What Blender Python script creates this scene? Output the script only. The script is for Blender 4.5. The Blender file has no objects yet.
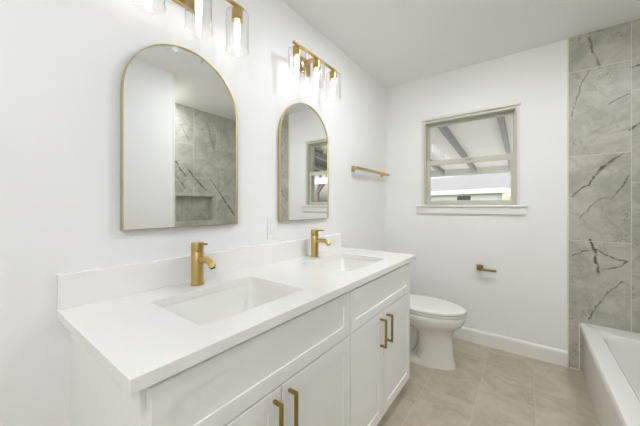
import bpy, bmesh, math, random
from mathutils import Vector, Matrix

random.seed(7)
S = bpy.context.scene
COL = S.collection
PI = math.pi

# ------------------------------------------------------------------ camera
CX, CZ = 1.186, 1.196
cam_d = bpy.data.cameras.new('camera')
cam = bpy.data.objects.new('camera', cam_d)
COL.objects.link(cam)
cam.location = (CX, 0, CZ)
cam.rotation_euler = (PI / 2, 0, 0.6417)
cam_d.sensor_fit = 'HORIZONTAL'
cam_d.sensor_width = 36
cam_d.lens = 277.1 / 640 * 36
cam_d.shift_y = -6.88 / 640
cam_d.clip_start = 0.02
cam_d.clip_end = 200
S.camera = cam

# ------------------------------------------------------------------ world, sun, exposure
W = bpy.data.worlds.new('sky')
S.world = W
W.use_nodes = True
wn = W.node_tree.nodes
wl = W.node_tree.links
bg = wn['Background']
sky = wn.new('ShaderNodeTexSky')
sky.sky_type = 'NISHITA'
sky.sun_disc = False
sky.sun_elevation = math.radians(38)
sky.sun_rotation = math.radians(150)
sky.air_density = 1.0
sky.dust_density = 4.0
hs = wn.new('ShaderNodeHueSaturation')
hs.inputs['Saturation'].default_value = 0.35
wl.new(sky.outputs[0], hs.inputs['Color'])
wl.new(hs.outputs[0], bg.inputs[0])
bg.inputs[1].default_value = 0.13

sun_d = bpy.data.lights.new('sun', 'SUN')
sun = bpy.data.objects.new('sun', sun_d)
COL.objects.link(sun)
sun_d.energy = 1.0
sun_d.angle = math.radians(2)
sun_d.color = (1, .96, .9)
sun.location = (6, -4, 12)
sun.rotation_euler = Vector((-0.5, -0.5, -0.7)).to_track_quat('-Z', 'Y').to_euler()

BULB = 2.8            # emission of each glowing bulb
FILL_ENTRY = 13.0       # emission of the added, unseen fill lamp over the entry
FILL_VANITY = 65.0       # emission of the added, unseen fill downlight over the vanity front
FILL_TUB = 62.0     # emission of the added, unseen fill lamp over the tub
S.view_settings.view_transform = 'Standard'
S.view_settings.look = 'None'
S.view_settings.exposure = 1.52
S.view_settings.gamma = 1
S.view_settings.use_curve_mapping = False
S.cycles.max_bounces = 14
S.cycles.diffuse_bounces = 12
S.cycles.glossy_bounces = 5
S.cycles.transmission_bounces = 6
S.cycles.transparent_max_bounces = 16
S.cycles.sample_clamp_indirect = 10
S.cycles.caustics_reflective = False
S.cycles.caustics_refractive = False
S.cycles.use_denoising = True

D, H = 2.757, 2.44         # back wall, ceiling
RX = 1.492                 # tub face / right wall
AX = 2.25                  # alcove wall
AY = 1.25                  # near end of the alcove
NY = -1.15                 # near wall


# ------------------------------------------------------------------ helpers
def srgb(r, g, b):
    def f(c):
        c /= 255
        return c / 12.92 if c <= .04045 else ((c + .055) / 1.055) ** 2.4
    return (f(r), f(g), f(b), 1)


def pmat(name, col, rough=.5, metal=0.0, noise=0.0, nscale=8.0, bump=0.0, bscale=60.0, coat=0.0, ior=1.45):
    m = bpy.data.materials.new(name)
    m.use_nodes = True
    nt = m.node_tree
    b = nt.nodes['Principled BSDF']
    b.inputs['Base Color'].default_value = col
    b.inputs['Roughness'].default_value = rough
    b.inputs['Metallic'].default_value = metal
    b.inputs['IOR'].default_value = ior
    b.inputs['Coat Weight'].default_value = coat
    b.inputs['Coat Roughness'].default_value = .06
    tc = nt.nodes.new('ShaderNodeTexCoord')
    if noise:
        n = nt.nodes.new('ShaderNodeTexNoise')
        n.inputs['Scale'].default_value = nscale
        n.inputs['Detail'].default_value = 4
        mx = nt.nodes.new('ShaderNodeMix')
        mx.data_type = 'RGBA'
        mx.inputs['A'].default_value = tuple(c * (1 - noise) for c in col[:3]) + (1,)
        mx.inputs['B'].default_value = tuple(min(1, c * (1 + noise)) for c in col[:3]) + (1,)
        nt.links.new(tc.outputs['Object'], n.inputs['Vector'])
        nt.links.new(n.outputs['Fac'], mx.inputs['Factor'])
        nt.links.new(mx.outputs['Result'], b.inputs['Base Color'])
    if bump:
        n = nt.nodes.new('ShaderNodeTexNoise')
        n.inputs['Scale'].default_value = bscale
        n.inputs['Detail'].default_value = 3
        bp = nt.nodes.new('ShaderNodeBump')
        bp.inputs['Strength'].default_value = bump
        bp.inputs['Distance'].default_value = .002
        nt.links.new(tc.outputs['Object'], n.inputs['Vector'])
        nt.links.new(n.outputs['Fac'], bp.inputs['Height'])
        nt.links.new(bp.outputs[0], b.inputs['Normal'])
    return m


class NT:
    """small wrapper for building shader maths"""
    def __init__(s, m):
        s.nt = m.node_tree

    def n(s, t, **kw):
        x = s.nt.nodes.new(t)
        for k, v in kw.items():
            setattr(x, k, v)
        return x

    def put(s, sock, v):
        if hasattr(v, 'is_output'):
            s.nt.links.new(v, sock)
        else:
            sock.default_value = v

    def m(s, op, a, b=0.0, c=0.0, clamp=False):
        x = s.n('ShaderNodeMath', operation=op, use_clamp=clamp)
        s.put(x.inputs[0], a)
        s.put(x.inputs[1], b)
        s.put(x.inputs[2], c)
        return x.outputs[0]

    def mix(s, f, a, b):
        x = s.n('ShaderNodeMix', data_type='RGBA')
        s.put(x.inputs['Factor'], f)
        s.put(x.inputs['A'], a)
        s.put(x.inputs['B'], b)
        return x.outputs['Result']

    def noise(s, vec, scale, detail=4, rough=.55, dist=0.0, color=False):
        x = s.n('ShaderNodeTexNoise')
        s.put(x.inputs['Vector'], vec)
        x.inputs['Scale'].default_value = scale
        x.inputs['Detail'].default_value = detail
        x.inputs['Roughness'].default_value = rough
        x.inputs['Distortion'].default_value = dist
        return x.outputs['Color' if color else 'Fac']

    def ramp(s, f, lo, hi):
        x = s.n('ShaderNodeMapRange', clamp=True, interpolation_type='SMOOTHSTEP')
        s.put(x.inputs['Value'], f)
        x.inputs['From Min'].default_value = lo
        x.inputs['From Max'].default_value = hi
        return x.outputs[0]


def marble_mat(name, axis, u0, v0, veins=()):
    """large grey marble tiles 0.318 x 0.617 in the plane (axis, z) with pale grout"""
    m = bpy.data.materials.new(name)
    m.use_nodes = True
    q = NT(m)
    b = m.node_tree.nodes['Principled BSDF']
    tc = q.n('ShaderNodeTexCoord')
    sp = q.n('ShaderNodeSeparateXYZ')
    q.put(sp.inputs[0], tc.outputs['Object'])
    U = sp.outputs['XYZ'.index(axis)]
    V = sp.outputs['Z']
    tu = q.m('DIVIDE', q.m('SUBTRACT', U, u0), .318)
    iu = q.m('FLOOR', tu)
    # every other column is shifted by a third of a tile
    par = q.m('MODULO', q.m('ADD', iu, 20.0), 2.0)
    tv = q.m('DIVIDE', q.m('SUBTRACT', q.m('SUBTRACT', V, v0), q.m('MULTIPLY', par, -.205)), .617)
    iv = q.m('FLOOR', tv)
    fu = q.m('SUBTRACT', tu, iu)
    fv = q.m('SUBTRACT', tv, iv)
    du = q.m('MULTIPLY', q.m('MINIMUM', fu, q.m('SUBTRACT', 1.0, fu)), .318)
    dv = q.m('MULTIPLY', q.m('MINIMUM', fv, q.m('SUBTRACT', 1.0, fv)), .617)
    gd = q.m('MINIMUM', du, dv)
    grout = q.m('SUBTRACT', 1.0, q.ramp(gd, .0012, .0028))
    # each tile is cut from another place of the slab
    off = q.n('ShaderNodeCombineXYZ')
    q.put(off.inputs[0], q.m('MULTIPLY', iu, 3.71))
    q.put(off.inputs[1], q.m('MULTIPLY', iv, 5.37))
    q.put(off.inputs[2], q.m('MULTIPLY', q.m('ADD', iu, iv), 1.93))
    va = q.n('ShaderNodeVectorMath', operation='ADD')
    q.put(va.inputs[0], tc.outputs['Object'])
    q.put(va.inputs[1], off.outputs[0])
    P = va.outputs[0]
    cloud = q.noise(P, 5.0, 5, .6, .6)
    fine = q.noise(P, 22.0, 4, .6)
    col = q.mix(q.ramp(cloud, .3, .7), srgb(168, 166, 154), srgb(196, 193, 182))
    col = q.mix(q.m('MULTIPLY', q.ramp(fine, .45, .75), .35), col, srgb(200, 198, 188))
    # drifting bands that run diagonally, mirrored from tile to tile
    sgn = q.m('SUBTRACT', q.m('MULTIPLY', q.m('MODULO', q.m('ADD', q.m('ADD', iu, iv), 40.0), 2.0), -.7), -1.0)
    su = q.m('MULTIPLY', U, sgn)
    cv = q.n('ShaderNodeCombineXYZ')
    q.put(cv.inputs[0], q.m('ADD', q.m('MULTIPLY', q.m('SUBTRACT', V, q.m('MULTIPLY', su, 1.05)), 6.5), q.m('MULTIPLY', iu, 7.3)))
    q.put(cv.inputs[1], q.m('ADD', q.m('MULTIPLY', q.m('ADD', V, su), 1.8), q.m('MULTIPLY', iv, 3.9)))
    st1 = q.noise(cv.outputs[0], 1.0, 6, .68, .5)
    col = q.mix(q.m('MULTIPLY', q.ramp(st1, .52, .70), .65), col, srgb(143, 143, 130))
    col = q.mix(q.m('MULTIPLY', q.m('SUBTRACT', 1.0, q.ramp(st1, .30, .42)), .6), col, srgb(206, 204, 195))
    # soft broad grey veins and thin dark ones
    v1 = q.m('ABSOLUTE', q.m('SUBTRACT', q.noise(P, 3.0, 5, .62, .4), .5))
    col = q.mix(q.m('MULTIPLY', q.m('SUBTRACT', 1.0, q.ramp(v1, .0, .035)),   .38), col, srgb(150, 150, 138))
    v2 = q.m('ABSOLUTE', q.m('SUBTRACT', q.noise(P, 2.1, 6, .65, .8), .53))
    msk = q.ramp(q.noise(P, 3.0, 2), .5, .62)
    col = q.mix(q.m('MULTIPLY', q.m('MULTIPLY', q.m('SUBTRACT', 1.0, q.ramp(v2, .0, .007)), msk), .65), col, srgb(92, 88, 76))
    # the marked veins of this wall: bent strokes with a shape of their own
    if veins:
        nx = q.m('MULTIPLY', q.m('SUBTRACT', q.noise(tc.outputs['Object'], 12.0, 6, .68), .5), .05)
        nz = q.m('MULTIPLY', q.m('SUBTRACT', q.noise(tc.outputs['Object'], 15.0, 6, .68, .3), .5), .05)
        ux = q.m('ADD', U, nx)
        vz = q.m('ADD', V, nz)
        brk = q.m('ADD', .40, q.m('MULTIPLY', q.ramp(q.noise(tc.outputs['Object'], 24.0, 3, .6), .36, .58), .7))
        for (ax, az, bx, bz, wd, dark) in veins:
            L2 = (bx - ax) ** 2 + (bz - az) ** 2
            px = q.m('SUBTRACT', ux, ax)
            pz = q.m('SUBTRACT', vz, az)
            t = q.m('DIVIDE', q.m('ADD', q.m('MULTIPLY', px, bx - ax), q.m('MULTIPLY', pz, bz - az)), L2, clamp=True)
            ex = q.m('SUBTRACT', px, q.m('MULTIPLY', t, bx - ax))
            ez = q.m('SUBTRACT', pz, q.m('MULTIPLY', t, bz - az))
            d = q.m('SQRT', q.m('ADD', q.m('MULTIPLY', ex, ex), q.m('MULTIPLY', ez, ez)))
            wv = q.m('MULTIPLY', q.m('ADD', .30, q.noise(P, 40.0, 3)), wd * 1.1)
            k = q.m('MULTIPLY', q.m('SUBTRACT', 1.0, q.m('DIVIDE', d, wv, clamp=True)), dark * 1.5, clamp=True)
            col = q.mix(q.m('MULTIPLY', k, brk), col, srgb(96, 92, 76))
    col = q.mix(grout, col, srgb(214, 212, 204))
    q.put(b.inputs['Base Color'], col)
    q.put(b.inputs['Roughness'], q.m('ADD', .36, q.m('MULTIPLY', grout, .4)))
    bp = q.n('ShaderNodeBump')
    bp.inputs['Strength'].default_value = .5
    bp.inputs['Distance'].default_value = .0015
    q.put(bp.inputs['Height'], q.m('SUBTRACT', 1.0, grout))
    q.put(b.inputs['Normal'], bp.outputs[0])
    return m


def floor_mat():
    m = bpy.data.materials.new('beige porcelain floor tile')
    m.use_nodes = True
    q = NT(m)
    b = m.node_tree.nodes['Principled BSDF']
    tc = q.n('ShaderNodeTexCoord')
    sp = q.n('ShaderNodeSeparateXYZ')
    q.put(sp.inputs[0], tc.outputs['Object'])
    tu = q.m('DIVIDE', q.m('SUBTRACT', sp.outputs[0], .350), .2915)
    iu = q.m('FLOOR', tu)
    tv = q.m('DIVIDE', q.m('SUBTRACT', q.m('SUBTRACT', sp.outputs[1], 1.685), q.m('MULTIPLY', iu, .20)), .60)
    iv = q.m('FLOOR', tv)
    fu = q.m('SUBTRACT', tu, iu)
    fv = q.m('SUBTRACT', tv, iv)
    gd = q.m('MINIMUM', q.m('MULTIPLY', q.m('MINIMUM', fu, q.m('SUBTRACT', 1.0, fu)), .2915),
             q.m('MULTIPLY', q.m('MINIMUM', fv, q.m('SUBTRACT', 1.0, fv)), .60))
    grout = q.m('SUBTRACT', 1.0, q.ramp(gd, .0012, .003))
    off = q.n('ShaderNodeCombineXYZ')
    q.put(off.inputs[0], q.m('MULTIPLY', iu, 2.3))
    q.put(off.inputs[1], q.m('MULTIPLY', iv, 4.1))
    va = q.n('ShaderNodeVectorMath', operation='ADD')
    q.put(va.inputs[0], tc.outputs['Object'])
    q.put(va.inputs[1], off.outputs[0])
    P = va.outputs[0]
    c1 = q.noise(P, 3.5, 6, .65, .8)
    c2 = q.noise(P, 26.0, 4, .65)
    col = q.mix(q.ramp(c1, .32, .68), srgb(166, 156, 138), srgb(192, 182, 163))
    col = q.mix(q.m('MULTIPLY', q.ramp(c2, .4, .75), .3), col, srgb(210, 201, 186))
    col = q.mix(q.m('MULTIPLY', grout, .5), col, srgb(214, 206, 193))
    q.put(b.inputs['Base Color'], col)
    q.put(b.inputs['Roughness'], q.m('ADD', .38, q.m('MULTIPLY', grout, .4)))
    bp = q.n('ShaderNodeBump')
    bp.inputs['Strength'].default_value = .4
    bp.inputs['Distance'].default_value = .001
    q.put(bp.inputs['Height'], q.m('SUBTRACT', 1.0, grout))
    q.put(b.inputs['Normal'], bp.outputs[0])
    return m


def thin_glass(name, tint=(1, 1, 1, 1), ior=1.45, edge=0.0):
    m = bpy.data.materials.new(name)
    m.use_nodes = True
    nt = m.node_tree
    for n in list(nt.nodes):
        if n.type == 'BSDF_PRINCIPLED':
            nt.nodes.remove(n)
    out = nt.nodes['Material Output']
    tr = nt.nodes.new('ShaderNodeBsdfTransparent')
    tr.inputs[0].default_value = tint
    gl = nt.nodes.new('ShaderNodeBsdfGlossy')
    gl.inputs['Roughness'].default_value = 0.01
    lw = nt.nodes.new('ShaderNodeLayerWeight')
    lw.inputs[0].default_value = .5
    f0 = ((ior - 1) / (ior + 1)) ** 2
    pw = nt.nodes.new('ShaderNodeMath')
    pw.operation = 'POWER'
    pw.inputs[1].default_value = 5
    fr = nt.nodes.new('ShaderNodeMath')
    fr.operation = 'MULTIPLY_ADD'
    fr.inputs[1].default_value = 1 - f0
    fr.inputs[2].default_value = f0
    nt.links.new(lw.outputs['Facing'], pw.inputs[0])
    nt.links.new(pw.outputs[0], fr.inputs[0])
    mx = nt.nodes.new('ShaderNodeMixShader')
    nt.links.new(fr.outputs[0], mx.inputs[0])
    nt.links.new(tr.outputs[0], mx.inputs[1])
    nt.links.new(gl.outputs[0], mx.inputs[2])
    nt.links.new(mx.outputs[0], out.inputs[0])
    return m


def emit_mat(name, col, strength):
    m = bpy.data.materials.new(name)
    m.use_nodes = True
    nt = m.node_tree
    for n in list(nt.nodes):
        if n.type == 'BSDF_PRINCIPLED':
            nt.nodes.remove(n)
    e = nt.nodes.new('ShaderNodeEmission')
    e.inputs[0].default_value = col
    e.inputs[1].default_value = strength
    nt.links.new(e.outputs[0], nt.nodes['Material Output'].inputs[0])
    return m


def obj(name, bm, mat, parent=None, bevel=0.0, smooth=False, seg=2):
    bmesh.ops.recalc_face_normals(bm, faces=bm.faces)
    me = bpy.data.meshes.new(name)
    bm.to_mesh(me)
    bm.free()
    o = bpy.data.objects.new(name, me)
    COL.objects.link(o)
    me.materials.append(mat)
    if parent is not None:
        o.parent = parent
    if smooth:
        for p in me.polygons:
            p.use_smooth = True
        try:
            me.set_sharp_from_angle(angle=math.radians(40))
        except Exception:
            pass
    if bevel:
        md = o.modifiers.new('bevel', 'BEVEL')
        md.width = bevel
        md.segments = seg
        md.limit_method = 'ANGLE'
        md.angle_limit = math.radians(40)
        md.harden_normals = False
    return o


def empty(name, label, cat, loc=(0, 0, 0), group=None, rz=0):
    o = bpy.data.objects.new(name, None)
    COL.objects.link(o)
    o.location = loc
    o.rotation_euler = (0, 0, rz)
    tag(o, label, cat, group)
    return o


def tag(o, label, cat, group=None):
    o['label'] = label
    o['category'] = cat
    if group:
        o['group'] = group
    return o


def struct(name, bm, mat, bevel=0.0, parent=None):
    o = obj(name, bm, mat, parent, bevel)
    if parent is None:
        o['kind'] = 'structure'
    return o


def copy_tree(o, parent=None):
    c = o.copy()
    COL.objects.link(c)
    if parent is not None:
        c.parent = parent
    for ch in list(o.children):
        copy_tree(ch, c)
    return c


def box(bm, x0, x1, y0, y1, z0, z1):
    v = [bm.verts.new((x, y, z)) for z in (z0, z1) for y in (y0, y1) for x in (x0, x1)]
    for f in ((0, 1, 3, 2), (4, 6, 7, 5), (0, 4, 5, 1), (2, 3, 7, 6), (0, 2, 6, 4), (1, 5, 7, 3)):
        bm.faces.new([v[i] for i in f])
    return bm


def B(*a):
    return box(bmesh.new(), *a)


def boxes(*lst):
    bm = bmesh.new()
    for a in lst:
        box(bm, *a)
    return bm


def loft(bm, rings, cap0=True, cap1=True):
    rs = [[bm.verts.new(p) for p in r] for r in rings]
    n = len(rs[0])
    for a, b in zip(rs, rs[1:]):
        for i in range(n):
            j = (i + 1) % n
            bm.faces.new((a[i], a[j], b[j], b[i]))
    if cap0:
        bm.faces.new(rs[0][::-1])
    if cap1:
        bm.faces.new(rs[-1])
    return bm


def lathe(bm, prof, M=None, n=24, cap=True):
    """prof = [(r, z)], turned round z, then moved by M"""
    rings = []
    for r, z in prof:
        rings.append([(r * math.cos(2 * PI * i / n), r * math.sin(2 * PI * i / n), z) for i in range(n)])
    if M is not None:
        rings = [[tuple(M @ Vector(p)) for p in r] for r in rings]
    return loft(bm, rings, cap, cap)


def tube(bm, pts, rad, n=16, cap=True):
    pts = [Vector(p) for p in pts]
    rings = []
    if not hasattr(rad, '__len__'):
        rad = [rad] * len(pts)
    up = None
    for i, p in enumerate(pts):
        t = (pts[min(i + 1, len(pts) - 1)] - pts[max(i - 1, 0)]).normalized()
        if up is None:
            up = Vector((0, 1, 0)) if abs(t.y) < .9 else Vector((1, 0, 0))
        a = t.cross(up).normalized()
        up = a.cross(t).normalized()
        rings.append([tuple(p + rad[i] * (math.cos(2 * PI * k / n) * a + math.sin(2 * PI * k / n) * up)) for k in range(n)])
    return loft(bm, rings, cap, cap)


def rrect(x0, x1, y0, y1, r, z, k=6):
    """rounded rectangle ring at height z"""
    out = []
    for cx, cy, a0 in ((x1 - r, y1 - r, 0), (x0 + r, y1 - r, PI / 2), (x0 + r, y0 + r, PI), (x1 - r, y0 + r, 3 * PI / 2)):
        for i in range(k + 1):
            a = a0 + PI / 2 * i / k
            out.append((cx + r * math.cos(a), cy + r * math.sin(a), z))
    return out


def T(x, y, z):
    return Matrix.Translation((x, y, z))


def RY(a):
    return Matrix.Rotation(a, 4, 'Y')


def RXm(a):
    return Matrix.Rotation(a, 4, 'X')


# ------------------------------------------------------------------ materials
M_wall = pmat('white wall paint', srgb(240, 240, 239), .55, bump=.12, bscale=180)
M_ceil = pmat('white ceiling paint', srgb(240, 240, 239), .7, bump=.1, bscale=120)
M_trim = pmat('white semi gloss trim', srgb(236, 235, 231), .35)
M_floor = floor_mat()
M_cab = pmat('white painted cabinet', srgb(242, 242, 240), .35)
M_gap = pmat('dark cabinet interior', srgb(120, 118, 112), .8)
M_quartz = pmat('white quartz', srgb(240, 239, 236), .16, noise=.02, nscale=30)
M_ceramic = pmat('white ceramic', srgb(236, 236, 232), .12, coat=.4)
M_porc = pmat('white porcelain', srgb(232, 231, 226), .1, coat=.5)
M_acryl = pmat('white tub acrylic', srgb(235, 234, 230), .15, coat=.4)
M_gold = pmat('brushed gold', srgb(200, 172, 108), .28, 1.0, noise=.05, nscale=60)
M_golddark = pmat('satin brass', srgb(166, 142, 74), .34, 1.0, noise=.05, nscale=60)
M_frame = pmat('thin brass mirror frame', srgb(214, 200, 150), .32, 1.0)
M_mirror = pmat('silvered mirror', (.92, .935, .92, 1), .0, 1.0)
M_chrome = pmat('polished steel', (.8, .8, .8, 1), .12, 1.0)
M_black = pmat('dark rubber', (.03, .03, .03, 1), .6)
M_glass = thin_glass('clear shade glass', (.99, .99, .99, 1), 1.42)
M_pane = thin_glass('window pane glass', (.96, .97, .965, 1), 1.5)
M_bulb = emit_mat('glowing bulb', (1, .98, .95, 1), BULB)
M_fill = emit_mat('entry fill diffuser', (.938, .958, 1, 1), FILL_ENTRY)
M_fill2 = emit_mat('tub fill diffuser', (.938, .958, 1, 1), FILL_TUB)
M_fill3 = emit_mat('vanity fill diffuser', (.938, .958, 1, 1), FILL_VANITY)
M_sash = pmat('sage cream window paint', srgb(204, 203, 187), .4)
M_case = pmat('pale cream window casing', srgb(226, 226, 219), .4)
M_plate = pmat('white plastic plate', srgb(238, 238, 235), .3)
M_patio = pmat('white patio boards', srgb(238, 239, 236), .6, noise=.03, nscale=3)
M_rafter = pmat('grey white rafter paint', srgb(152, 153, 154), .6)
M_darkwood = pmat('dark stained boards', srgb(62, 58, 54), .7, noise=.2, nscale=10)
M_conc = pmat('patio concrete', srgb(214, 211, 205), .85, noise=.08, nscale=3)
M_grass = pmat('lawn', srgb(110, 125, 78), .9, noise=.25, nscale=6)
M_siding = pmat('pale siding', srgb(214, 214, 216), .6, noise=.02, nscale=3)
M_shingle = pmat('grey roof shingles', srgb(150, 150, 150), .8, noise=.3, nscale=14)
M_tan = pmat('tan cedar boards', srgb(206, 178, 148), .7, noise=.12, nscale=9)
M_bark = pmat('grey bark', srgb(120, 108, 98), .9, noise=.2, nscale=20)
M_leaf = pmat('pale winter leaves', srgb(150, 148, 130), .8, noise=.3, nscale=12)
M_winglass = pmat('dark window glass', srgb(74, 76, 80), .15)

veins_back = [
    # strokes seen on the first columns of the back wall (x, z, x, z, width, darkness)
    (1.449, 1.271, 1.498, 1.325, 0.008, 1.00), (1.498, 1.325, 1.545, 1.342, 0.008, 1.00), (1.545, 1.342, 1.565, 1.405, 0.008, 1.00),
    (1.565, 1.405, 1.613, 1.467, 0.017, 1.00), (1.613, 1.467, 1.661, 1.515, 0.017, 1.00), (1.661, 1.515, 1.714, 1.554, 0.007, 1.00),
    (1.552, 0.949, 1.572, 0.870, 0.012, 1.00), (1.572, 0.870, 1.578, 0.795, 0.012, 1.00), (1.578, 0.795, 1.593, 0.724, 0.012, 1.00),
    (1.449, 0.828, 1.505, 0.871, 0.007, 0.80), (1.505, 0.871, 1.565, 0.886, 0.007, 0.80), (1.578, 0.885, 1.628, 0.854, 0.008, 0.80),
    (1.628, 0.854, 1.674, 0.834, 0.008, 0.80), (1.674, 0.834, 1.734, 0.814, 0.008, 0.80), (1.611, 0.747, 1.667, 0.771, 0.008, 0.75),
    (1.667, 0.771, 1.731, 0.814, 0.008, 0.75), (1.542, 0.375, 1.578, 0.484, 0.008, 0.90), (1.578, 0.484, 1.655, 0.617, 0.008, 0.60),
    (1.655, 0.617, 1.709, 0.679, 0.008, 0.60), (1.709, 0.679, 1.733, 0.656, 0.008, 0.60), (1.545, 2.409, 1.562, 2.302, 0.012, 0.65),
    (1.562, 2.302, 1.598, 2.172, 0.012, 0.65), (1.542, 2.172, 1.505, 2.096, 0.008, 0.55), (1.505, 2.096, 1.491, 2.027, 0.008, 0.55),
    (1.491, 2.027, 1.449, 1.864, 0.008, 0.55), (1.740, 1.955, 1.692, 1.931, 0.007, 0.60), (1.692, 1.931, 1.642, 1.906, 0.007, 0.60),
    (1.749, 2.130, 1.787, 2.133, 0.009, 0.90), (1.746, 1.710, 1.787, 1.748, 0.010, 1.00), (1.737, 1.403, 1.709, 1.334, 0.007, 0.65),
    (1.709, 1.334, 1.655, 1.256, 0.007, 0.65), (1.489, 1.109, 1.578, 1.232, 0.008, 0.45), (1.578, 1.232, 1.642, 1.266, 0.008, 0.45),
]
M_tile_b = marble_mat('grey marble tile back', 'X', 1.430, .945, veins_back)
veins_side = [(1.80, 1.65, 1.92, 1.51, .016, .9), (1.92, 1.51, 2.04, 1.41, .022, 1.0), (1.64, 1.73, 1.76, 1.57, .014, .8), (1.66, 1.55, 1.75, 1.42, .012, .7),
              (2.10, 1.55, 2.25, 1.36, .014, .7), (2.25, 1.36, 2.47, 1.07, .018, .9), (1.70, 2.2, 1.80, 2.02, .012, .5), (2.05, 2.3, 2.15, 1.95, .014, .5)]
M_tile_s = marble_mat('grey marble tile side', 'Y', 1.23, .945, veins_side)
M_tile_e = marble_mat('grey marble tile end', 'X', 1.50, .945)

# ------------------------------------------------------------------ room shell
struct('floor', B(-.15, AX + .15, NY - .15, D + .15, -.12, 0), M_floor)
struct('ceiling', B(-.15, AX + .15, NY - .15, D + .15, H, H + .12), M_ceil)
struct('wall_left', B(-.15, 0, NY - .15, D + .15, 0, H), M_wall)
struct('wall_near', B(0, RX, NY - .15, NY, 0, H), M_wall)
struct('wall_right', B(RX, AX + .15, NY - .15, AY, 0, H), M_wall)
WX0, WX1, WZ0, WZ1 = .386, 1.122, 1.205, 2.014    # window opening
struct('wall_back', boxes((0, WX0, D, D + .15, 0, H), (WX1, AX + .15, D, D + .15, 0, H),
                          (WX0, WX1, D, D + .15, 0, WZ0), (WX0, WX1, D, D + .15, WZ1, H)), M_wall)
# alcove side wall with the recess (niche) left open
ny0, ny1, nz0, nz1 = 1.645, 2.135, 1.0, 1.328
sw = AX + .012
struct('wall_alcove', boxes((sw, AX + .15, AY, ny0, 0, H), (sw, AX + .15, ny1, D, 0, H), (sw, AX + .15, ny0, ny1, 0, nz0),
                            (sw, AX + .15, ny0, ny1, nz1, H), (AX + .10, AX + .15, ny0, ny1, nz0, nz1)), M_wall)
struct('wall_alcove_tile', boxes((AX, sw, AY + .01, ny0, 0, H), (AX, sw, ny1, D - .01, 0, H), (AX, sw, ny0, ny1, 0, nz0),
                                 (AX, sw, ny0, ny1, nz1, H), (AX + .092, AX + .10, ny0, ny1, nz0, nz1),
                                 (sw, AX + .092, ny0, ny0 + .008, nz0, nz1), (sw, AX + .092, ny1 - .008, ny1, nz0, nz1),
                                 (sw, AX + .092, ny0 + .008, ny1 - .008, nz0, nz0 + .008),
                                 (sw, AX + .092, ny0 + .008, ny1 - .008, nz1 - .008, nz1)), M_tile_s)
struct('wall_back_tile', B(1.4335, AX, D - .010, D, 0, H), M_tile_b)
struct('wall_end_tile', B(RX + .004, AX, AY, AY + .010, 0, H), M_tile_e)
struct('trim_1', B(1.4265, 1.4335, D - .012, D, 0, H), pmat('champagne metal edge', srgb(226, 219, 196), .35))
struct('trim_2', B(RX - .003, RX + .004, AY, AY + .012, 0, H), M_trim)
struct('trim_4', B(RX - .004, RX + .001, D - .0145, D - .0105, .009, .345), M_trim)
struct('trim_3', B(1.44, RX + .001, D - .016, D - .0105, 0, .008), M_trim)


def base_profile(x0, x1):
    bm = bmesh.new()
    pr = [(D, 0), (D - .014, 0), (D - .014, .098), (D - .010, .108), (D - .005, .114), (D, .116)]
    a = [bm.verts.new((x0, y, z)) for y, z in pr]
    c = [bm.verts.new((x1, y, z)) for y, z in pr]
    for i in range(len(pr)):
        j = (i + 1) % len(pr)
        bm.faces.new((a[i], a[j], c[j], c[i]))
    bm.faces.new(a[::-1])
    bm.faces.new(c)
    return bm


struct('baseboard_back', base_profile(0.0, 1.4262), M_trim)
struct('baseboard_left', B(0, .014, 1.90, D - .0145, 0, .114), M_trim, .003)
struct('baseboard_right', B(RX - .014, RX, NY, AY - .01, 0, .114), M_trim, .003)

# ------------------------------------------------------------------ window
wy = D
win = struct('window_1', boxes((WX0, WX0 + .014, wy - .0, wy + .15, WZ0, WZ1), (WX1 - .014, WX1, wy, wy + .15, WZ0, WZ1),
                               (WX0 + .014, WX1 - .014, wy, wy + .15, WZ1 - .022, WZ1), (WX0 + .014, WX1 - .014, wy, wy + .15, WZ0, WZ0 + .012)), M_sash, .002)


def sash(name, x0, x1, z0, z1, y0, y1, st, top, bot):
    f = obj(name, boxes((x0, x0 + st, y0, y1, z0, z1), (x1 - st, x1, y0, y1, z0, z1),
                        (x0 + st, x1 - st, y0, y1, z1 - top, z1), (x0 + st, x1 - st, y0, y1, z0, z0 + bot)), M_sash, win, .003)
    obj('pane', B(x0 + st - .004, x1 - st + .004, (y0 + y1) / 2 - .002, (y0 + y1) / 2 + .002, z0 + bot - .004, z1 - top + .004), M_pane, f)
    return f


sash('upper_sash', WX0 + .0145, WX1 - .0145, 1.610, WZ1 - .0225, wy + .070, wy + .100, .016, .024, .028)
sash('lower_sash', WX0 + .0145, WX1 - .0145, WZ0 + .0125, 1.634, wy + .032, wy + .062, .031, .048, .032)
obj('window_frame', boxes((WX0 - .020, WX0, wy - .014, wy, WZ0, WZ1 + .0), (WX1, WX1 + .016, wy - .008, wy, WZ0, WZ1)), M_case, win, .002)
obj('window_head', boxes((WX0 - .020, WX1 + .026, wy - .018, wy, WZ1, WZ1 + .022)), M_case, win, .003)
obj('window_sill', B(WX0 - .072, WX1 + .068, wy - .034, wy, WZ0 - .018, WZ0), M_trim, win, .004)
obj('apron', B(WX0 - .066, WX1 + .058, wy - .020, wy, WZ0 - .078, WZ0 - .018), M_trim, win, .003)
obj('latch', boxes((.74, .79, wy + .016, wy + .031, 1.618, 1.634)), M_sash, win, .002)

# ------------------------------------------------------------------ outside
struct('ground', B(-40, 40, D + .151, 60, -.25, -.15), M_grass)
struct('patio_slab', B(-6, 7, D + .151, 12.5, -.149, -.05), M_conc)
roof = empty('patio_cover', 'white painted patio cover with sloping rafters seen through the window', 'patio cover', (0, D + .2, 0))


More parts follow.
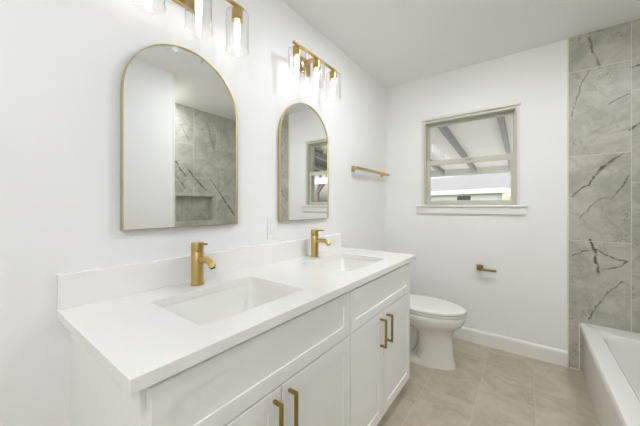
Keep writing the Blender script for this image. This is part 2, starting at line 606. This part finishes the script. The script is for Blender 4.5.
def slope_box(bm, x0, x1, y0, y1, zt, h):
    """box under the sloping roof: zt is offset of its top from the roof plane"""
    rings = []
    zf = lambda y: 2.71 - .095 * (y + D + .2) + zt
    v = []
    for y in (y0, y1):
        v += [bm.verts.new((x0, y, zf(y) - h)), bm.verts.new((x1, y, zf(y) - h)), bm.verts.new((x1, y, zf(y))), bm.verts.new((x0, y, zf(y)))]
    for f in ((0, 3, 2, 1), (4, 5, 6, 7), (0, 1, 5, 4), (1, 2, 6, 5), (2, 3, 7, 6), (3, 0, 4, 7)):
        bm.faces.new([v[i] for i in f])
    return bm


obj('roof_panel', slope_box(bmesh.new(), -5, 1.38, 0, 4.15, .05, .05), M_patio, roof)
obj('dark_panel', slope_box(bmesh.new(), 1.38, 4.5, 0, 3.2, .05, .05), M_darkwood, roof)
for x in (-4.43, -3.76, -3.09, -2.42, -1.75, -1.08, -.41, .26, .93, 1.6, 2.27, 2.94, 3.61):
    obj('rafter', slope_box(bmesh.new(), x - .03, x + .03, 0, 4.04 if x < 1.4 else 3.1, 0, .10), M_rafter, roof, .004)
obj('header_beam', boxes((-5, 4.5, 4.045, 4.14, 1.90, 2.085)), M_patio, roof, .004)
obj('ledger', boxes((-5, 4.5, -.04, -.002, 2.15, 2.42)), M_patio, roof, .004)
for x in (-4.8, -1.9, 4.4):
    obj('post', B(x - .05, x + .05, 4.045, 4.14, -.049, 1.90), M_patio, roof, .005)

house = empty('neighbour_house', 'pale neighbouring house beyond the patio with a dark window and white eave', 'house', (-.08, 22.77, -.15))
hd = Vector((-5.75, 2.57, 0)).normalized()
house.rotation_euler = (0, 0, math.atan2(hd.y, hd.x))      # local +x runs along the eave to the left, local -y is back
obj('wall', B(.15, 18, -6, -.35, 0, 2.35), M_siding, house)
obj('fascia', B(-.1, 18.2, -.06, 0, 2.28, 2.62), M_trim, house)
bm = bmesh.new()
v = [bm.verts.new(p) for p in ((-.1, -.06, 2.62), (18.2, -.06, 2.62), (18.2, -3.2, 4.1), (-.1, -3.2, 4.1), (-.1, -6.4, 2.62), (18.2, -6.4, 2.62))]
for f in ((0, 1, 2, 3), (3, 2, 5, 4), (0, 3, 4), (1, 5, 2), (0, 4, 5, 1)):
    bm.faces.new([v[i] for i in f])
obj('roof', bm, M_shingle, house)
obj('gable_wall', B(-.08, .149, -6.2, -.062, 0, 2.61), M_siding, house)
hw = obj('window', B(2.50, 3.75, -.345, -.30, 1.33, 2.2), M_trim, house)
obj('pane', B(2.55, 3.7, -.315, -.29, 1.38, 2.15), M_winglass, hw)

fence = empty('garden_fence', 'tan cedar board fence at the right of the far garden', 'fence', (.1, 19.0, -.15))
bm = bmesh.new()
for i in range(60):
    box(bm, i * .15, i * .15 + .14, 0, .03, .05, 1.93)
obj('board_panel', bm, M_tan, fence)
obj('rail', boxes((0, 9, .031, .08, .35, .44), (0, 9, .031, .08, 1.6, 1.69)), M_tan, fence)
for i in range(5):
    obj('post', B(i * 2.2 + .02, i * 2.2 + .12, .081, .18, 0, 2.0), M_tan, fence)

def tree(loc, h, seed, label, grp):
    rnd = random.Random(seed)
    t = empty('bare_tree', label, 'tree', loc, grp)
    bm = bmesh.new()
    tips = []

    def grow(p, d, L, r, k):
        q = p + d * L
        mid = (p + q) / 2 + Vector((rnd.uniform(-.05, .05), rnd.uniform(-.05, .05), 0)) * L
        tube(bm, [p, mid, q], [r, r * .85, r * .7], 6 if k < 2 else 4)
        if k >= 4:
            tips.append(q)
            return
        for i in range(3 if k < 3 else 2):
            a = rnd.uniform(0, 2 * PI)
            s = rnd.uniform(.35, .75)
            nd = (d + s * Vector((math.cos(a), math.sin(a), rnd.uniform(-.1, .35)))).normalized()
            grow(q, nd, L * rnd.uniform(.62, .82), r * .62, k + 1)
    grow(Vector((0, 0, 0)), Vector((0, 0, 1)), h * .30, h * .022, 0)
    obj('trunk', bm, M_bark, t)
    bm = bmesh.new()
    for q in tips:
        for _ in range(5):
            c = q + Vector((rnd.uniform(-.3, .3), rnd.uniform(-.3, .3), rnd.uniform(-.3, .3)))
            a = Vector((rnd.uniform(-1, 1), rnd.uniform(-1, 1), rnd.uniform(-1, 1))).normalized() * .07
            b2 = a.orthogonal().normalized() * .035
            vs = [bm.verts.new(c + w) for w in (a, b2, -a, -b2)]
            bm.faces.new(vs)
    f = obj('foliage', bm, M_leaf, t)
    f['kind'] = 'stuff'


tree((6.85, 10.5, -.15), 6.5, 3, 'bare grey tree beyond the patio, reflected in the mirror farther from the camera', None)

# ------------------------------------------------------------------ bathtub
tub = empty('bathtub', 'white alcove bathtub below the grey marble tile', 'bathtub', (0, 0, 0))
ZT = .353
tx0, tx1, ty0, ty1 = RX, AX - .002, AY + .012, D - .012
bm = bmesh.new()
rings = [rrect(tx0 + .012, tx1, ty0, ty1, .006, .001), rrect(tx0 + .012, tx1, ty0, ty1, .006, ZT - .055),
         rrect(tx0, tx1, ty0, ty1, .006, ZT - .045), rrect(tx0, tx1, ty0, ty1, .006, ZT - .016),
         rrect(tx0 + .005, tx1, ty0, ty1, .007, ZT - .005), rrect(tx0 + .016, tx1 - .004, ty0 + .004, ty1 - .004, .008, ZT)]
bx0, bx1, by0, by1 = tx0 + .088, tx1 - .07, ty0 + .10, ty1 - .16
rings += [rrect(bx0 - .006, bx1 + .006, by0 - .006, by1 + .006, .10, ZT), rrect(bx0, bx1, by0, by1, .10, ZT - .006),
          rrect(bx0 + .006, bx1 - .006, by0 + .010, by1 - .008, .10, ZT - .03),
          rrect(bx0 + .03, bx1 - .03, by0 + .06, by1 - .04, .11, ZT - .16), rrect(bx0 + .055, bx1 - .055, by0 + .13, by1 - .07, .11, .10),
          rrect(bx0 + .09, bx1 - .09, by0 + .20, by1 - .12, .10, .065)]
loft(bm, rings, False, True)
obj('tub_shell', bm, M_acryl, tub, smooth=True)
bm = bmesh.new()
lathe(bm, [(.0, .0), (.024, .0), (.028, .003), (.024, .006), (.0, .007)], T((bx0 + bx1) / 2, by1 - .24, .066), 20, False)
obj('drain', bm, M_chrome, tub, smooth=True)

# ------------------------------------------------------------------ vanity
Y1, Y2, ZC, XF = .202, 1.862, .871, .592
CY0, CY1 = .235, 1.832
van = empty('bathroom_vanity', 'long white shaker vanity cabinet with gold bar pulls', 'vanity', (0, (CY0 + CY1) / 2, 0))
vy = -(CY0 + CY1) / 2


def vb(x0, x1, y0, y1, z0, z1):
    return (x0, x1, y0 + vy, y1 + vy, z0, z1)


ZB, ZU = .078, .840
FX = .549     # face frame front
obj('side_panel', boxes(vb(.001, FX - .02, CY0, CY0 + .018, .0, ZU)), M_cab, van, .0015)
obj('side_panel', boxes(vb(.001, FX - .02, CY1 - .018, CY1, .0, ZU)), M_cab, van, .0015)
obj('bottom_panel', boxes(vb(.001, FX - .02, CY0 + .018, CY1 - .018, ZB, ZB + .018)), M_cab, van)
obj('divider_panel', boxes(vb(.001, FX - .02, 1.0285, 1.0465, ZB + .018, ZU)), M_cab, van)
obj('toe_kick', boxes(vb(.49, .505, CY0 + .018, CY1 - .018, 0, ZB)), M_cab, van)
obj('face_frame', boxes(vb(FX - .02, FX, CY0, CY0 + .045, ZB, ZU), vb(FX - .02, FX, CY1 - .055, CY1, ZB, ZU), vb(FX - .02, FX, 1.01, 1.065, ZB, ZU),
                        vb(FX - .02, FX, CY0 + .045, 1.01, ZU - .05, ZU), vb(FX - .02, FX, 1.065, CY1 - .055, ZU - .05, ZU),
                        vb(FX - .02, FX, CY0 + .045, 1.01, ZB, ZB + .04), vb(FX - .02, FX, 1.065, CY1 - .055, ZB, ZB + .04),
                        vb(FX - .02, FX, CY0 + .045, 1.01, .615, .66), vb(FX - .02, FX, 1.065, CY1 - .055, .615, .66)), M_cab, van)


def shaker(name, y0, y1, z0, z1, st):
    """shaker front: sunk panel inside a frame, one mesh"""
    x0, x1, xr = FX + .001, FX + .026, FX + .0213
    bm = bmesh.new()
    y0 += vy
    y1 += vy

    def ring(x, dd):
        return [(x, y0 + dd, z0 + dd), (x, y1 - dd, z0 + dd), (x, y1 - dd, z1 - dd), (x, y0 + dd, z1 - dd)]
    loft(bm, [ring(x0, 0), ring(x1 - .0015, 0), ring(x1, .0015), ring(x1, st - .0002), ring(xr, st + .0002)])
    return obj(name, bm, M_cab, van)


def pull(parent, y, zt, zb):
    x = FX + .026
    bm = bmesh.new()
    box(bm, x + .026, x + .036, y - .005 + vy, y + .005 + vy, zb, zt)
    box(bm, x, x + .0265, y - .005 + vy, y + .005 + vy, zt - .010, zt)
    box(bm, x, x + .0265, y - .005 + vy, y + .005 + vy, zb, zb + .010)
    o = obj('handle', bm, M_golddark, parent, .0012)
    o['label'] = 'gold square bar pull'
    return o


g = .003
ZD = .640
shaker('drawer_front', CY0 + .010, 1.0375 - g, ZD + g, .826, .048)
shaker('drawer_front', 1.0375 + g, CY1 - .040, ZD + g, .826, .048)
for (a, b, hy) in ((CY0 + .010, .619 - g, .586), (.619 + g, 1.0375 - g, .652), (1.0375 + g, 1.381 - g, 1.342), (1.381 + g, CY1 - .040, 1.423)):
    d = shaker('door', a, b, ZB + .004, ZD - g, .052)
    pull(d, hy, .613, .466)

# ------------------------------------------------------------------ worktop with two sink cut-outs
top = empty('countertop', 'white quartz worktop with two sink cut-outs on the vanity', 'countertop', (0, 1.03, 0))
SX0, SX1 = .160, .486
SINKS = ((.408, .836), (1.196, 1.624))


def ty(y):
    return y - 1.03


bm = bmesh.new()
loops = [[(.0005, ty(Y1)), (XF, ty(Y1)), (XF, ty(Y2)), (.0005, ty(Y2))]]
for a, b in SINKS:
    loops.append([(p[0], p[1]) for p in rrect(SX0, SX1, ty(a), ty(b), .014, 0, 4)])
edges = []
for lp in loops:
    vs = [bm.verts.new((x, y, ZC)) for x, y in lp]
    for i in range(len(vs)):
        edges.append(bm.edges.new((vs[i], vs[(i + 1) % len(vs)])))
bmesh.ops.triangle_fill(bm, edges=edges, use_beauty=True, use_dissolve=False)
bad = []
for f in bm.faces:
    c = f.calc_center_median()
    if any(SX0 < c.x < SX1 and ty(a) < c.y < ty(b) and all(SX0 - .001 <= v.co.x <= SX1 + .001 and ty(a) - .001 <= v.co.y <= ty(b) + .001 for v in f.verts) for a, b in SINKS):
        bad.append(f)
if bad:
    bmesh.ops.delete(bm, geom=bad, context='FACES_ONLY')
ret = bmesh.ops.extrude_face_region(bm, geom=list(bm.faces))
bmesh.ops.translate(bm, verts=[e for e in ret['geom'] if isinstance(e, bmesh.types.BMVert)], vec=(0, 0, -.030))
obj('slab', bm, M_quartz, top, .0015)
obj('backsplash', B(.0002, .021, ty(Y1), ty(1.845), ZC + .0003, .981), M_quartz, top, .0015)


def sink(yc, label):
    s = empty('sink', label, 'sink', (.323, yc, .70), 'undermount sinks in the white worktop')
    hx, hy = (SX1 - SX0) / 2, .214
    z1 = ZC - .0305 - .70
    bm = bmesh.new()

    def rr(e, r, z):
        return rrect(-hx - e, hx + e, -hy - e, hy + e, r, z, 6)
    rings = [rr(.02, .03, z1 - .012), rr(.02, .03, z1), rr(.003, .018, z1), rr(-.002, .02, z1 - .008), rr(-.006, .03, z1 - .05), rr(-.014, .04, z1 - .095),
             rr(-.030, .05, z1 - .122), rr(-.06, .05, z1 - .132), rr(-.12, .03, z1 - .136)]
    outer = [rr(-.05, .05, z1 - .148), rr(-.012, .05, z1 - .13), rr(.004, .03, z1 - .06), rr(.006, .02, z1 - .0125)]
    loft(bm, outer + rings, True, True)
    obj('basin', bm, M_ceramic, s, smooth=True)
    bm = bmesh.new()
    lathe(bm, [(.0, 0), (.021, 0), (.023, .002), (.019, .004), (.012, .003), (.0, .003)], T(-.02, 0, z1 - .1362), 20, False)
    obj('drain', bm, M_gold, s, smooth=True)
    return s


s1 = sink((SINKS[0][0] + SINKS[0][1]) / 2, 'rectangular white undermount sink nearer the camera, in front of the large mirror')
s2 = copy_tree(s1)
s2.location.y = (SINKS[1][0] + SINKS[1][1]) / 2
s2['label'] = 'rectangular white undermount sink at the toilet end of the worktop'


def faucet(yc, label):
    f = empty('faucet', label, 'faucet', (.088, yc, ZC + .0003), 'gold faucets on the worktop')
    bm = bmesh.new()
    lathe(bm, [(.0275, .0), (.0275, .004), (.0245, .006), (.0245, .136), (.0235, .1375), (.0, .1375)][:5] + [(.010, .1375)], None, 28)
    obj('body', bm, M_gold, f, smooth=True)
    bm = bmesh.new()
    lathe(bm, [(.022, .1378), (.0245, .1395), (.0245, .170), (.0232, .1735), (.010, .1745)], None, 28)
    cap = obj('cap', bm, M_gold, f, smooth=True)
    bm = bmesh.new()
    tube(bm, [(.0, 0, .168), (.03, 0, .1695), (.072, 0, .172)], [.0045, .0045, .004], 10)
    obj('lever', bm, M_golddark, cap, smooth=True)
    bm = bmesh.new()
    pts, r = [], []
    for i in range(13):
        t = i / 12
        if t < .45:
            x = .015 + t / .45 * .055
            z = .102 + t / .45 * .006
        else:
            a = (t - .45) / .55 * math.radians(62)
            x = .070 + .048 * math.sin(a)
            z = .108 - .048 * (1 - math.cos(a))
        pts.append((x, 0, z))
    tube(bm, pts, .0128, 18)
    e = (Vector(pts[-1]) - Vector(pts[-2])).normalized()
    sp = obj('spout', bm, M_gold, f, smooth=True)
    bm = bmesh.new()
    p = Vector(pts[-1])
    tube(bm, [p - e * .001, p + e * .0012], .0098, 16)
    obj('aerator', bm, M_black, sp, smooth=True)
    return f


f1 = faucet(.618, 'brushed gold single-hole faucet behind the sink nearer the camera')
f2 = copy_tree(f1)
f2.location.y = 1.412
f2['label'] = 'brushed gold single-hole faucet behind the sink nearer the toilet'


# ------------------------------------------------------------------ mirrors
def arch(yw, z0, zs, n=32):
    pts = [(-yw, z0), (yw, z0)]
    for i in range(n + 1):
        a = PI * i / n
        pts.append((yw * math.cos(a), zs + yw * math.sin(a)))
    return pts


def mirror(yc, label):
    m = empty('arched_mirror', label, 'mirror', (.001, yc, 1.107), 'arched mirrors over the sinks')
    R0 = .2475
    o = arch(R0, 0, .515)
    i_ = arch(R0 - .0032, .0032, .515)
    bm = bmesh.new()
    loft(bm, [[(0, y, z) for y, z in i_], [(0, y, z) for y, z in o], [(.022, y, z) for y, z in o], [(.022, y, z) for y, z in i_], [(.0165, y, z) for y, z in i_]], False, False)
    obj('mirror_frame', bm, M_frame, m)
    g_ = arch(R0 - .0033, .0033, .515)
    bm = bmesh.new()
    loft(bm, [[(.006, y, z) for y, z in g_], [(.0165, y, z) for y, z in g_]])
    obj('mirror_glass', bm, M_mirror, m)
    return m


m1 = mirror(.620, 'gold-framed arched mirror nearer the camera, reflecting the marble shower wall')
m2 = copy_tree(m1)
m2.location.y = 1.416
m2['label'] = 'gold-framed arched mirror farther from the camera, reflecting the window'


# ------------------------------------------------------------------ vanity lights
def vanity_light(yc, label):
    L = empty('vanity_light', label, 'wall light', (.001, yc, 2.09), 'three-shade vanity lights above the mirrors')
    obj('backplate', B(0, .018, -.058, .058, -.020, .075), M_gold, L, .002)
    obj('arm', B(.018, .108, -.011, .011, .034, .052), M_gold, L, .001)
    obj('bar', B(.108, .122, -.220, .220, .040, .053), M_gold, L, .0015)
    for dy in (-.187, 0, .187):
        so = obj('socket', lathe(bmesh.new(), [(.010, .041), (.012, .030), (.0235, .028), (.0245, .020), (.0245, -.024), (.018, -.026)], T(.115, dy, 0), 24), M_gold, L, smooth=True)
        bm = bmesh.new()
        lathe(bm, [(.010, -.0265), (.0125, -.034), (.0135, -.045), (.0135, -.085), (.0095, -.098), (.0085, -.140), (.005, -.150), (.001, -.152)], T(.115, dy, 0), 20)
        b = obj('bulb', bm, M_bulb, so, smooth=True)
        b['label'] = 'glowing clear tube bulb'
        bm = bmesh.new()
        prof = [(.026, .020), (.042, .018), (.0495, .012), (.0515, .002), (.0515, -.10), (.0515, -.145), (.0525, -.157), (.0545, -.164)]
        lathe(bm, prof + [(r - .0018, z - .0002) for r, z in prof[::-1]], T(.115, dy, 0), 36, False)
        gsh = obj('glass_shade', bm, M_glass, L, smooth=True)
        gsh['label'] = 'clear glass bell shade'
    return L


v1 = vanity_light(.608, 'gold bar vanity light with three clear shades above the nearer mirror')
v2 = copy_tree(v1)
v1.location.z = 2.072
v2.location.y = 1.397
v2['label'] = 'gold bar vanity light with three clear shades above the farther mirror'

# ceiling lamps added out of frame to brighten the room: entry, vanity front, tub
cl = empty('entry_fill_light', 'added round white fill lamp over the entry, out of view', 'fill light', (1.22, -.70, H))
bm = bmesh.new()
lathe(bm, [(.19, -.001), (.19, -.03), (.175, -.034)], None, 40)
obj('housing', bm, M_trim, cl, smooth=True)
bm = bmesh.new()
lathe(bm, [(.170, -.0345), (.168, -.045), (.14, -.058), (.07, -.066), (.01, -.068)], None, 40)
obj('diffuser', bm, M_fill, cl, smooth=True)
ml = empty('vanity_fill_light', 'added white fill downlight over the vanity front, out of view', 'fill light', (.85, 1.62, H))  # main fill, added to even out light toward the back wall
bm = bmesh.new()
lathe(bm, [(.095, -.0005), (.095, -.004), (.080, -.007)], None, 40)
obj('housing', bm, M_trim, ml, smooth=True)
bm = bmesh.new()
lathe(bm, [(.079, -.0072), (.06, -.010), (.01, -.0115)], None, 40)
obj('diffuser', bm, M_fill3, ml, smooth=True)
dl = empty('tub_fill_light', 'added small round fill lamp over the near end of the bathtub, out of view', 'fill light', (1.98, 1.395, H))  # added fill for the tile and tub, hidden from both mirrors
bm = bmesh.new()
lathe(bm, [(.085, -.0005), (.085, -.004), (.075, -.007)], None, 32)
obj('housing', bm, M_trim, dl, smooth=True)
bm = bmesh.new()
lathe(bm, [(.074, -.0072), (.055, -.010), (.01, -.0115)], None, 32)
obj('diffuser', bm, M_fill2, dl, smooth=True)

# ------------------------------------------------------------------ toilet
toi = empty('toilet', 'white elongated toilet with closed lid behind the end of the vanity', 'toilet', (.0, 2.24, 0))


def egg(cx, af, ar, b, z, n=40, ex=2.0, dx=0):
    out = []
    for i in range(n):
        a = 2 * PI * i / n
        c, s = math.cos(a), math.sin(a)
        e = 2 / (ex if c > 0 else 2.6)
        x = (af if c > 0 else ar) * math.copysign(abs(c) ** e, c)
        y = b * math.copysign(abs(s) ** e, s)
        out.append((cx + x, y, z))
    return out


bm = bmesh.new()
# foot and pedestal column growing into the bowl
loft(bm, [egg(.52, .246, .26, .122, .001), egg(.52, .242, .258, .120, .030), egg(.57, .182, .09, .114, .045), egg(.575, .172, .075, .112, .10),
          egg(.575, .166, .07, .110, .19), egg(.575, .168, .075, .112, .235), egg(.57, .180, .10, .122, .262), egg(.545, .225, .17, .145, .288),
          egg(.53, .272, .20, .170, .312), egg(.52, .300, .215, .183, .336), egg(.52, .311, .22, .188, .365), egg(.52, .311, .22, .188, .388), egg(.52, .306, .216, .184, .394), egg(.52, .25, .16, .13, .395)])
# trapway bulge behind the column
loft(bm, [egg(.30, .16, .10, .085, .018), egg(.30, .17, .11, .050, .06), egg(.31, .19, .12, .046, .13), egg(.32, .19, .12, .066, .20), egg(.34, .19, .14, .080, .27), egg(.34, .2, .16, .12, .33), egg(.33, .2, .18, .16, .392)])
obj('bowl', bm, M_porc, toi, smooth=True)
bm = bmesh.new()
loft(bm, [egg(.53, .300, .185, .180, .3955), egg(.53, .306, .19, .186, .399), egg(.53, .306, .19, .186, .411), egg(.53, .302, .187, .183, .4145)])
obj('seat', bm, M_porc, toi, smooth=True)
bm = bmesh.new()
loft(bm, [egg(.53, .302, .20, .183, .4165), egg(.53, .308, .205, .188, .420), egg(.53, .308, .205, .188, .432), egg(.53, .300, .198, .181, .4385), egg(.53, .27, .17, .155, .441), egg(.53, .15, .10, .09, .442)])
obj('lid', bm, M_porc, toi, smooth=True)
bm = bmesh.new()
for s in (-1, 1):
    bm = bmesh.new()
    lathe(bm, [(.013, -.03), (.016, -.028), (.016, .028), (.013, .03)], T(.325, s * .075, .424) @ RXm(PI / 2), 14)
    obj('hinge', bm, M_porc, toi, smooth=True)
bm = bmesh.new()
loft(bm, [rrect(.012, .185, -.185, .185, .03, .393), rrect(.010, .195, -.195, .195, .035, .42), rrect(.008, .205, -.205, .205, .035, .690)])
obj('tank', bm, M_porc, toi, smooth=True)
bm = bmesh.new()
loft(bm, [rrect(.004, .212, -.212, .212, .035, .691), rrect(.004, .215, -.215, .215, .035, .696), rrect(.004, .215, -.215, .215, .035, .715), rrect(.010, .207, -.207, .207, .035, .722)])
obj('tank_lid', bm, M_porc, toi, smooth=True)
bm = bmesh.new()
tube(bm, [(.204, -.14, .64), (.222, -.14, .64)], .012, 12)
tube(bm, [(.222, -.145, .64), (.224, -.10, .637), (.224, -.065, .632)], .006, 8)
obj('flush_lever', bm, M_chrome, toi, smooth=True)

# ------------------------------------------------------------------ wall fittings
tb = empty('towel_bar', 'gold square towel bar on the wall beyond the farther mirror', 'towel bar', (.001, 2.325, 1.513))
obj('bar', B(.046, .066, -.315, .352, -.011, .011), M_gold, tb, .0015)
for y in (-.275, .305):
    obj('post', boxes((0, .008, y - .022, y + .022, -.024, .024), (.008, .0458, y - .011, y + .011, -.011, .011)), M_gold, tb, .0015)

tp = empty('toilet_paper_holder', 'empty gold toilet paper holder on the wall under the window', 'toilet paper holder', (.858, D - .001, .664))
obj('mount', boxes((-.024, .024, -.010, 0, -.024, .024), (-.013, .013, -.072, -.010, -.013, .013)), M_golddark, tp, .0015)
obj('rod', boxes((.0131, .128, -.072, -.054, -.013, .005), ), M_golddark, tp, .0015)

sw_ = empty('wall_outlet', 'white outlet plate between the two mirrors above the backsplash', 'outlet', (.001, 1.120, 1.070))
obj('cover_plate', B(0, .005, -.038, .038, -.063, .063), M_plate, sw_, .002)
obj('receptacle', B(.005, .008, -.017, .017, -.034, .034), M_plate, sw_, .001)
